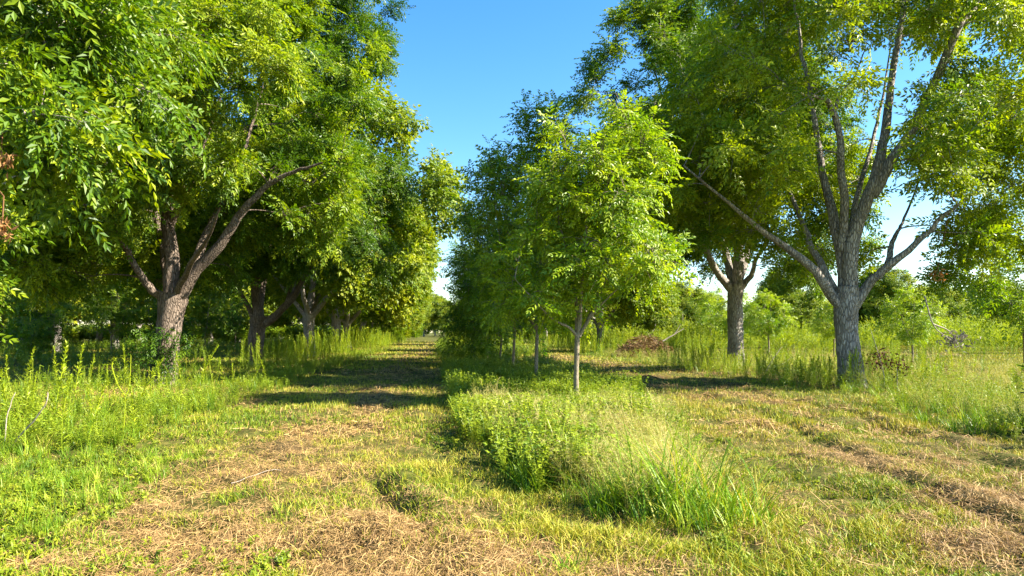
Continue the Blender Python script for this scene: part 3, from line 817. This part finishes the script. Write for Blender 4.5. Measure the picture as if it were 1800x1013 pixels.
# green tufts
mb = MB()
x, y = rand_in(900, .2, 5, 5.3, 20, 1.2); k = in_strip(x, y); x, y = x[k], y[k]; scatter(mb, TUFT, x, y, .62, .5, .18)
x, y = wedge(2600, 8, 60, 1.0, (-1.0, 1.05)); k = weedy(x, y) & ~in_strip(x, y); x, y = x[k], y[k]; scatter(mb, TUFT, x, y, .75, .5, .2)
x, y = rand_in(260, -6.5, -3.0, 5.2, 9, .5); scatter(mb, TUFT, x, y, .42, .6, .2)
tag(mb.obj('tall_grass', M_BLADE), 'uncut green grass tufts along the weed strips', 'grass', kind='stuff')
# weed mass on both sides
mb = MB()
x, y = wedge(4600, 8.5, 60, .9, (-.95, 1.0)); k = weedy(x, y) & ~in_strip(x, y) & (fbm(x * .7, y * .7, 97) > np.where(x < 0, .49, .34)); x, y = x[k], y[k]
scatter(mb, LEAFY, x, y, .18 + .9 * fbm(x * .5, y * .5, 98) - .12 * (x < 0), .62, .2)
x, y = wedge(420, 9, 30, .9, (-.95, 1.0)); k = weedy(x, y) & ~in_strip(x, y); x, y = x[k], y[k]
scatter(mb, [plume(1, 75, .13, .016, .5, s_) for s_ in (24, 25)], x, y, .35 + .8 * fbm(x * .9, y * .9, 105), .7, .18, .12)
x, y = rand_in(700, -6, -4.4, 9, 60, .9); scatter(mb, LEAFY, x, y, .38, .6, .17)
x, y = rand_in(1500, -40, -12, 26, 90, .6); scatter(mb, LEAFY, x, y, .9, .4, .15)
tag(mb.obj('weed_undergrowth', M_HERB), 'leafy weeds filling the strips under both pecan rows', 'weeds', kind='stuff')
mb = MB()
x, y = wedge(5200, 95, 420, 1.2, (-1.1, 1.3)); k = (np.abs(x + 1.5) > 4.0) | (y > 330); x, y = x[k], y[k]
big = [herb(3.2, 9, 16, .62, .36, s_) for s_ in (21, 22)]
scatter(mb, big, x, y, .75 + .004 * (y - 95), .45, .16)
tag(mb.obj('distant_scrub', M_FAR), 'low green scrub closing the orchard floor far off', 'scrub', kind='stuff')
# feathery weed thickets farther off
mb = MB()
x, y = rand_in(1300, -9.5, -4.9, 27, 110, .8); k = (x < weeds_left_edge(y) - .1) & (fbm(x * .5, y * .35, 99) > .42); x, y = x[k], y[k]; scatter(mb, FENN, x, y, (.55 + .35 * np.clip(weeds_left_edge(y) - x, 0, 2) + .5 * sstep(40, 70, y)) * (.55 + .9 * fbm(x * .6, y * .4, 100)), .52, .2, .12)
x, y = rand_in(1500, 9.6, 15.5, 19, 80, .9); k = (fbm(x * .5, y * .4, 101) > .40) & ~((np.abs(VX + F * x / y - 1130) < 70) & (y > 31) & (y < 47)); x, y = x[k], y[k]; scatter(mb, FENN, x, y, (.85 + .5 * (y > 36)) * (.5 + 1.0 * fbm(x * .5, y * .5, 102)), .52, .2, .12)
x, y = rand_in(2600, 15, 75, 40, 95, .5); k = (x < y * 1.1) & (fbm(x * .2, y * .2, 95) + .25 * (y > 55) > .45); x, y = x[k], y[k]; scatter(mb, FENN, x, y, 1.0 + 1.5 * fbm(x * .22, y * .22, 103) * sstep(40, 62, y), .5, .2, .14)
x, y = rand_in(500, .6, 5.2, 40, 110, .9); scatter(mb, FENN, x, y, 1.5, .55, .16, .07)
tag(mb.obj('feathery_weeds', M_WEED), 'feathery yellow green weed thickets along the tree rows', 'weeds', kind='stuff')

# ------------------------------------------------------------------ ground
def axis(parts):
    return np.unique(np.concatenate([np.round(np.arange(a, b_, s), 4) for a, b_, s in parts]))
gx = axis([(-900, -100, 50), (-100, -30, 5), (-30, -11, .5), (-11, 12, .09), (12, 30, .5), (30, 110, 5), (110, 1000, 50)])
gy = axis([(-120, -10, 10), (-10, 3, 1), (3, 16, .09), (16, 40, .3), (40, 100, 2), (100, 400, 10), (400, 1800, 50)])
XX, YY = np.meshgrid(gx, gy)
ZZ = gz(XX, YY)
mb = MB()
idx = np.arange(XX.size).reshape(XX.shape)
Q = np.stack([idx[:-1, :-1], idx[:-1, 1:], idx[1:, 1:], idx[1:, :-1]], -1).reshape(-1, 4)
mb.add(np.stack([XX, YY, ZZ], -1).reshape(-1, 3), Q, np.zeros(len(Q)))
g = mb.obj('ground', ground_mat(), None, True); tag(g, 'mown orchard floor of dry soil, straw and short grass', 'ground', kind='structure')
at = g.data.attributes.new('straw', 'FLOAT', 'POINT'); at.data.foreach_set('value', (straw(XX, YY) * sstep(150, 90, YY) * sstep(45, 30, np.abs(XX))).ravel().astype(np.float32))


# short grass of the mown alleys
def blades(mb, x, y, h, w, tone, tv, two=False, lean=.55):
    n = len(x); z = gz(x, y) - .006
    a = rng.uniform(0, 6.28, n); a2 = rng.uniform(0, 6.28, n)
    sd = np.stack([np.cos(a), np.sin(a), np.zeros(n)], 1); ln = np.abs(rng.normal(0, lean, n))
    o = np.stack([np.cos(a2) * ln, np.sin(a2) * ln, np.ones(n)], 1)
    o2 = np.stack([np.cos(a2) * ln * 2.4, np.sin(a2) * ln * 2.4, np.full(n, .75)], 1)
    p0 = np.stack([x, y, z], 1); hh = (h * rng.uniform(.5, 1.3, n))[:, None]; ww = np.broadcast_to(w, (n,))[:, None]
    rv = np.clip(tone + rng.normal(0, tv, n), 0, 1)
    if two:
        p1 = p0 + o * hh * .55; p2 = p1 + o2 * hh * .5
        V = np.stack([p0 - sd * ww * .5, p0 + sd * ww * .5, p1 + sd * ww * .42, p1 - sd * ww * .42, p2 + sd * ww * .08, p2 - sd * ww * .08], 1)
        i = np.arange(n)[:, None] * 6
        Q = np.concatenate([i + [0, 1, 2, 3], i + [3, 2, 4, 5]], 1).reshape(-1, 4)
        mb.add(V, Q, np.repeat(rv, 2))
    else:
        p1 = p0 + o * hh
        V = np.stack([p0 - sd * ww * .5, p0 + sd * ww * .5, p1 + sd * ww * .12, p1 - sd * ww * .12], 1)
        mb.add(V, np.arange(n * 4).reshape(-1, 4), rv)


def gtone(x, y):
    return np.clip(.46 + .9 * (fbm(x * .9, y * .5, 30) - .5) + .28 * straw(x, y) - .3 * green(x, y), .05, .95)


mb = MB()
x, y = wedge(190000, 3.6, 11, 1.25); k = (rng.random(len(x)) > .92 * straw(x, y)) & (fbm(x * 2.6, y * 2.6, 33) > .40 + .2 * (rng.random(len(x)) - .5)); x, y = x[k], y[k]
blades(mb, x, y, .075 * (.35 + 1.3 * fbm(x * 1.7, y * 1.7, 31)), .0075, gtone(x, y), .2, True)
x, y = wedge(170000, 11, 28, 1.2, (-.85, 1.1)); k = (rng.random(len(x)) > .9 * straw(x, y)) & (fbm(x * 1.8, y * 1.8, 33) > .40 + .2 * (rng.random(len(x)) - .5)); x, y = x[k], y[k]
blades(mb, x, y, .085 * (.4 + 1.2 * fbm(x * 1.3, y * 1.3, 31)), .013, gtone(x, y), .2)
x, y = wedge(130000, 28, 120, 1.2, (-.75, .9)); k = rng.random(len(x)) > .8 * straw(x, y); x, y = x[k], y[k]
blades(mb, x, y, .09 + y * .0006, .012 + y * .0006, gtone(x, y), .15)
tag(mb.obj('mown_grass', M_GRASS), 'short yellow green mown grass covering the alleys', 'grass', kind='stuff')

mb = MB()
def litter(n, y0, y1, p, L, w, thr, pw, side=(-1.0, 1.25)):
    x, y = wedge(n, y0, y1, p, side); s = straw(x, y)
    k = rng.random(n) < np.clip(s * 1.25 + thr, 0, 1); x, y, s = x[k], y[k], s[k]; n = len(x)
    a = np.where(rng.random(n) < .4, rng.normal(1.2, .6, n), rng.uniform(0, 6.28, n)); el = rng.normal(.08, .24, n); ll = L * rng.lognormal(-.1, .45, n)
    d = np.stack([np.cos(a) * np.cos(el), np.sin(a) * np.cos(el), np.sin(el)], 1)
    sd = nrm(np.stack([-np.sin(a), np.cos(a), rng.normal(0, .5, n)], 1))
    c = np.stack([x, y, gz(x, y) + .006 + s * .055 * rng.random(n) ** 1.5 + np.abs(np.sin(el)) * ll * .45], 1)
    h = d * ll[:, None] * .5; q = sd * (w * rng.uniform(.6, 1.3, n))[:, None] * .5
    sag = np.array([0, 0, 1.]) * (ll * rng.uniform(-.05, .2, n))[:, None]
    V = np.stack([c - h - q - sag, c - h + q - sag, c + q, c - q, c + h + q * .5 - sag, c + h - q * .5 - sag], 1)
    i = np.arange(n)[:, None] * 6
    rv = np.clip(.25 + .75 * rng.random(n) * (.6 + .6 * fbm(x * 2, y * 2, 36)), 0, 1)
    mb.add(V, np.concatenate([i + [0, 1, 2, 3], i + [3, 2, 4, 5]], 1).reshape(-1, 4), np.repeat(rv, 2))
litter(290000, 3.6, 10, 1.2, .085, .0042, .10, 1)
litter(130000, 10, 26, 1.2, .12, .009, .08, 1, (-.6, .9))
litter(90000, 26, 110, 1.2, .2, .018, .06, 1, (-.5, .8))
tag(mb.obj('straw_litter', M_STRAW), 'cut dry straw strewn over the mown alleys', 'straw', kind='stuff')

mb = MB()
x, y = wedge(105000, 3.6, 15, 1.2, (-1.0, 1.2)); k = rng.random(len(x)) < green(x, y) * .95; x, y = x[k], y[k]
CL = [herb(.075, 3, 5, .03, .021, s) for s in (31, 32, 33)]
k = rng.random(len(x)) < .26; scatter(mb, CL, x[k], y[k], 1.15, .6, .18, .2)
tag(mb.obj('clover', M_CLOVER), 'low bright green clover patches in the mown ground', 'ground cover', kind='stuff')

# ------------------------------------------------------------------ single plants
def plant(name, T, mat, loc, s, label, cat, group=None, rz=0, tone=.55):
    m = MB(); m.add(T.reshape(-1, 3), np.arange(len(T) * 4).reshape(-1, 4), np.clip(tone + rng.normal(0, .15, len(T)), 0, 1))
    o = m.obj(name, mat); o.location = loc; o.rotation_euler = (0, 0, rz); o.scale = (s, s, s)
    return tag(o, label, cat, group)


def at_px(px, py):
    d = H * F / (py - VY); x = (px - VX) / F * d
    return x, d, float(gz(x, d)) - .02


GW = 'tall weed stalks at the left'
horse = [plant('tall_weed', T, M_WEED, (0, 0, -50), 1, 'upright yellow green weed stalk with narrow leaves left of the mown alley', 'weed', GW, tone=.62) for T in HORSE]
spots = [(85, 762, .95), (125, 735, .88), (60, 748, .6), (24, 770, .7), (190, 730, .62), (228, 752, .80), (280, 718, .62), (304, 716, .5), (341, 706, .85), (411, 702, .55), (150, 790, .6), (110, 800, .65),
         (240, 800, .58), (172, 772, .5), (262, 742, .5), (372, 712, .45), (395, 690, .6), (440, 690, .5), (322, 690, .7), (8, 720, .7), (215, 700, .8), (40, 700, .8), (356, 690, .6), (470, 682, .6), (100, 700, .8), (150, 705, .7)]
first = [True] * 3
for k, (px, py, h) in enumerate(spots):
    x, y, z = at_px(px, py); i = k % 3; s = h * 1.6
    if first[i]:
        o = horse[i]; o.location = (x, y, z); first[i] = False
    else:
        o = horse[i].copy(); C.objects.link(o); o.location = (x, y, z)
    o.rotation_euler = (rng.normal(0, .13), rng.normal(0, .13), rng.uniform(0, 6.28)); o.scale = (s, s, s)
GW2 = 'tall weed stalks round the right trunks'
for k in range(34):
    y = rng.uniform(17.5, 30); x = rng.uniform(9.4, 14.5)
    if abs(y - 20) < .8 and abs(x - 12) < .8: continue
    o = horse[k % 3].copy(); C.objects.link(o); s = rng.uniform(.75, 1.35)
    o.location = (x, y, float(gz(x, y)) - .02); o.rotation_euler = (rng.normal(0, .12), rng.normal(0, .12), rng.uniform(0, 6.28)); o.scale = (s, s, s)
    o['label'] = 'upright green weed stalk standing round the right row pecan trunks'; o['group'] = GW2

# the forked stalk that stands out among the left weeds
x, y, z = at_px(215, 772)
fk = empty('forked_weed', (x, y, z)); tag(fk, 'tall forked yellow weed stalk with a hooked tip among the left weeds', 'weed')
m = MB(); s0 = [np.array(v) for v in ((0, 0, 0), (.03, 0, .3), (.06, 0, .62))]
for pts in ([(0, 0, 0), (.03, 0, .3), (.05, 0, .64)], [(.05, 0, .64), (.10, .02, .82), (.12, .02, 1.25)], [(.05, 0, .64), (-.06, 0, .8), (-.14, 0, 1.02), (-.15, 0, 1.15), (-.09, 0, 1.18)]):
    pp = spline(pts, 9); tubes(m, pp, np.linspace(.011, .005, 9), 5, rnd=np.array([.8]))
    k = 34; t_ = rng.integers(0, 9, k); a = rng.uniform(0, 6.28, k)
    instance(m, np.array([[[0, 0, 0], [.45, .06, .05], [1, 0, -.1], [.45, -.06, .05]]]), pp[t_], np.stack([np.cos(a), np.sin(a), rng.uniform(.2, 1.2, k)], 1), np.tile([[0.1, 0, 1.]], (k, 1)), rng.uniform(.06, .12, k), np.full(k, .75))
m.obj('stalk', M_WEED, fk)

# green grass clumps at the front of the middle strip
GC = 'bright grass clumps in front of the middle strip'
for px, py, h, nb, sd, lab in ((1190, 900, 1.0, 180, 41, 'largest bright green grass clump at the front tip of the middle strip'),
                              (1110, 890, .55, 130, 42, 'lower dark green grass clump left of the largest clump'),
                              (1290, 920, .55, 100, 43, 'small bright grass clump right of the largest clump'),
                              (990, 1010, .2, 60, 44, 'little grass tuft at the bottom edge in the straw')):
    T = tuft(h, nb, .014, .75, sd, 4, .5)
    T[..., :2] += np.repeat(np.random.default_rng(sd).normal(0, .2 * h / .8, (nb, 1, 2)), 4, axis=0)
    x, y, z = at_px(px, py); root = empty('grass_clump', (x, y, z)); tag(root, lab, 'grass clump', GC)
    m = MB(); tn_ = np.repeat(np.clip(np.random.default_rng(sd + 9).normal(.55, .25, nb), 0, 1), 4); m.add(T.reshape(-1, 3), np.arange(len(T) * 4).reshape(-1, 4), tn_); m.obj('leaves', M_BLADE, root)

# leafy shrub at the right edge
x, y, z = 9.3, 10.2, 0
T = herb(1.15, 26, 22, .12, .05, 51)
m = MB(); m.add(T.reshape(-1, 3), np.arange(len(T) * 4).reshape(-1, 4), np.clip(rng.normal(.25, .15, len(T)), 0, 1))
o = m.obj('leafy_shrub', M_PECAN); o.location = (x, y, 0); o.scale = (1.25, 1.25, 1.0); tag(o, 'dark broad leaved shrub at the right edge', 'shrub')

# bushes of the sunny field
def bush_mesh(seed, h, w, n):
    r = np.random.default_rng(seed); Q = []
    for k in range(n):
        a = r.uniform(0, 6.28); s = r.random() ** .5
        e = np.array([math.cos(a) * s * w, math.sin(a) * s * w, h * (1 - .45 * s * s) * r.uniform(.65, 1.1)])
        b0 = e * [.4, .4, .15]
        for j in range(14):
            t = r.uniform(.25, 1); p = b0 + (e - b0) * t
            Q.append(quadleaf(p, np.array([math.cos(a) * .5 + r.normal(0, .35), math.sin(a) * .5 + r.normal(0, .35), r.uniform(.3, 1.3)]), r.normal(size=3), r.uniform(.16, .34), .035))
    return np.array(Q)
bm = []
for k in range(3):
    T = bush_mesh(60 + k, 2.0, 1.5, 130); m = MB(); m.add(T.reshape(-1, 3), np.arange(len(T) * 4).reshape(-1, 4), np.clip(np.repeat(rng.normal(.55, .2, len(T) // 14), 14) + rng.normal(0, .08, len(T)), 0, 1))
    bm.append(m.mesh('bush', M_BUSH))
GB = 'feathery bushes across the sunny field'
for k, (px, d, s) in enumerate([(1085, 66, 1.0), (1120, 74, 1.2), (1165, 58, .9), (1210, 64, 1.2), (1250, 55, .9), (1330, 58, 1.0), (1370, 52, 1.1), (1405, 60, 1.3), (1440, 52, .9), (1530, 56, 1.3), (1560, 66, 1.5), (1600, 60, 1.4),
                                (1640, 52, 1.1), (1665, 62, 1.5), (1700, 70, 1.5), (1725, 56, 1.3), (1760, 50, 1.2), (1800, 58, 1.5), (1840, 50, 1.4), (1900, 56, 1.5), (1510, 72, 1.5), (1475, 80, 1.5), (1350, 80, 1.6), (1280, 84, 1.6), (1200, 84, 1.6), (1740, 84, 1.7), (1640, 86, 1.7), (1140, 92, 1.6), (1060, 84, 1.4), (1105, 60, 1.2), (1190, 70, 1.5), (1235, 72, 1.5), (1300, 66, 1.4), (1425, 70, 1.5), (1455, 62, 1.2), (1545, 78, 1.7), (1585, 78, 1.7), (1685, 78, 1.7), (1780, 66, 1.5), (1820, 74, 1.6), (1870, 62, 1.5), (1620, 70, 1.5)]):
    o = bpy.data.objects.new('feathery_bush', bm[k % 3]); C.objects.link(o); o.location = ((px - VX) / F * d, d, -.05); s *= 1.05; o.scale = (s * 1.15, s * 1.15, s); o.rotation_euler = (0, 0, rng.uniform(0, 6.28))
    tag(o, 'feathery light green bush across the sunny field behind the right row', 'bush', GB)

# brown heap of dry brush beyond the right alley
hp = MB(); d = 44.; c = P(1135, 640, d); n = 2600
a = rng.uniform(0, 6.28, n); s = rng.random(n) ** .5
pos = np.stack([c[0] + np.cos(a) * s * 2.1, d + np.sin(a) * s * 1.6, 1.45 * (1 - s * s) * rng.random(n) ** .5], 1)
instance(hp, np.array([[[-.5, 0, 0], [0, .025, 0], [.5, 0, -.1], [0, -.025, 0]]]), pos - [c[0], d, 0], nrm(rng.normal(size=(n, 3)) * [1, 1, .5]), nrm(rng.normal(size=(n, 3))), rng.uniform(.4, .9, n), rng.uniform(0, .6, n))
o = hp.obj('brush_heap', M_STRAW); o.location = (c[0], d, 0); tag(o, 'brown heap of dry brush beside the right alley', 'brush heap')

# dry sticks and dead branches
def stick(name, lines, mat, label, cat):
    o0 = np.array(lines[0][0][0]); m = MB()
    for pts, r0, r1 in lines:
        pp = spline(np.array(pts) - o0, 10); pp[1:-1] += rng.normal(0, .006, (8, 3)); tubes(m, pp, np.linspace(r0, r1, 10), 6)
    o = m.obj(name, mat, None, True); o.location = o0; return tag(o, label, cat)
g0 = np.array(at_px(5, 792)) ; dd = g0[1]
stick('dry_branch', [([g0, P(14, 730, dd), P(27, 690, dd)], .010, .006), ([g0, P(45, 755, dd - .2), P(80, 712, dd - .3), P(84, 690, dd - .3)], .012, .006)], M_STICK, 'pale forked dry branch standing in the weeds at the left edge', 'branch')
stick('dead_branch', [([P(1345, 655, 24), P(1358, 632, 24), P(1375, 610, 24)], .02, .008), ([P(1350, 648, 24), P(1375, 640, 24), P(1392, 628, 24)], .014, .006)], M_STICK, 'bare dead branch lying at the edge of the right weeds', 'branch')
stick('dead_branch', [([P(1165, 600, 43), P(1185, 588, 43), P(1202, 578, 43)], .05, .02), ([P(1185, 588, 43), P(1192, 578, 43), P(1196, 570, 43)], .03, .012)], M_STICK, 'dark dead branch sticking out of the brown brush heap', 'branch')
stick('dry_stick', [([np.array([-2.15, 7.0, .05]), np.array([-1.9, 7.35, .10]), np.array([-1.78, 7.6, .06])], .004, .002)], M_STICK, 'thin dry stick lying on the mown grass of the left alley', 'stick')

# withered saplings right of the open pecan
GS = 'withered saplings right of the open pecan'
for (px, py), top, bunches, lab in (((1553, 655), (1530, 578), ((1540, 632), (1550, 622), (1546, 642)), 'thin pale sapling with withered dark red leaves, nearer the pecan trunk'),
                                   ((1577, 660), (1577, 640), ((1570, 640), (1580, 648), (1585, 638)), 'low sapling with withered dark red leaves, right of the taller one')):
    d = 18.6; b = P(px, 690, d); root = empty('withered_sapling', (b[0], d, 0)); tag(root, lab, 'sapling', GS)
    m = MB(); pp = spline(np.array([b * [1, 1, 0] - [0, 0, .05], P(px, py, d), P(*top, d)]) - [b[0], d, 0], 10); tubes(m, pp, np.linspace(.018, .007, 10), 6); m.obj('stem', M_STICK, root, True)
    m = MB()
    for q_ in bunches:
        c = P(*q_, d) - [b[0], d, 0]; k = 34
        instance(m, np.array([[[0, 0, 0], [.45, .2, .05], [1, 0, -.1], [.45, -.2, .05]]]), c + rng.normal(0, .10, (k, 3)), nrm(rng.normal(0, .7, (k, 3)) + [0, 0, -.3]), nrm(rng.normal(size=(k, 3))), rng.uniform(.07, .13, k), rng.random(k))
    m.obj('foliage', M_REDLEAF, root)
# fallen limb with grey dead leaves hanging at the right
d = 18.2
root = empty('broken_limb', P(1625, 565, d)); o0 = P(1625, 565, d); tag(root, 'broken limb dangling grey dead leaves right of the open pecan', 'limb')
m = MB()
for pts in ([(1625, 520), (1640, 570), (1660, 590), (1690, 610)], [(1640, 570), (1665, 580), (1680, 595)]):
    tubes(m, spline(np.array([P(*q_, d) for q_ in pts]) - o0, 12), np.linspace(.022, .008, 12), 6)
m.obj('branch', M_STICK, root, True)
m = MB(); k = 150; c = P(1678, 597, d) - o0
instance(m, np.array([[[0, 0, 0], [.45, .2, .05], [1, 0, -.1], [.45, -.2, .05]]]), c + rng.normal(0, 1, (k, 3)) * [.18, .15, .11], nrm(rng.normal(0, .7, (k, 3)) + [0, 0, -.3]), nrm(rng.normal(size=(k, 3))), rng.uniform(.08, .15, k), rng.random(k))
m.obj('foliage', M_GREYLEAF, root)

# ------------------------------------------------------------------ sky, sun, camera
ELEV, AZ = math.radians(37), math.radians(-15)      # azimuth from +X towards +Y
w = bpy.data.worlds.new('World'); scene.world = w; w.use_nodes = True
nt = w.node_tree; bg = nt.nodes['Background']; sky = nt.nodes.new('ShaderNodeTexSky'); sky.sky_type = 'NISHITA'
sky.sun_disc = False; sky.sun_elevation = ELEV; sky.sun_rotation = math.pi / 2 - AZ
sky.air_density = 1.0; sky.dust_density = .35; sky.ozone_density = 1.9
hs = nt.nodes.new('ShaderNodeHueSaturation'); hs.inputs['Saturation'].default_value = 1.35; nt.links.new(sky.outputs[0], hs.inputs['Color']); nt.links.new(hs.outputs[0], bg.inputs[0]); bg.inputs[1].default_value = .085
s = Vector((math.cos(ELEV) * math.cos(AZ), math.cos(ELEV) * math.sin(AZ), math.sin(ELEV)))
ld = bpy.data.lights.new('sun', 'SUN'); ld.energy = 5.0; ld.angle = math.radians(.5); ld.color = (1, .93, .79)
lo = bpy.data.objects.new('sun', ld); C.objects.link(lo); lo.rotation_euler = s.to_track_quat('Z', 'Y').to_euler(); lo.location = (30, 0, 30)

cam = bpy.data.cameras.new('camera'); cam.lens = 24; cam.sensor_width = 36; cam.clip_end = 4000; cam.clip_start = .1
cam.shift_x = (900 - VX) / 1800; cam.shift_y = (VY - 506.5) / 1800
co = bpy.data.objects.new('camera', cam); C.objects.link(co); co.location = (0, 0, H); co.rotation_euler = (math.pi / 2, 0, 0)
scene.camera = co
scene.view_settings.view_transform = 'Standard'; scene.view_settings.look = 'None'; scene.view_settings.gamma = 1
scene.view_settings.exposure = 2.03
scene.cycles.max_bounces = 5; scene.cycles.diffuse_bounces = 2; scene.cycles.glossy_bounces = 2; scene.cycles.transmission_bounces = 4
scene.cycles.use_denoising = True
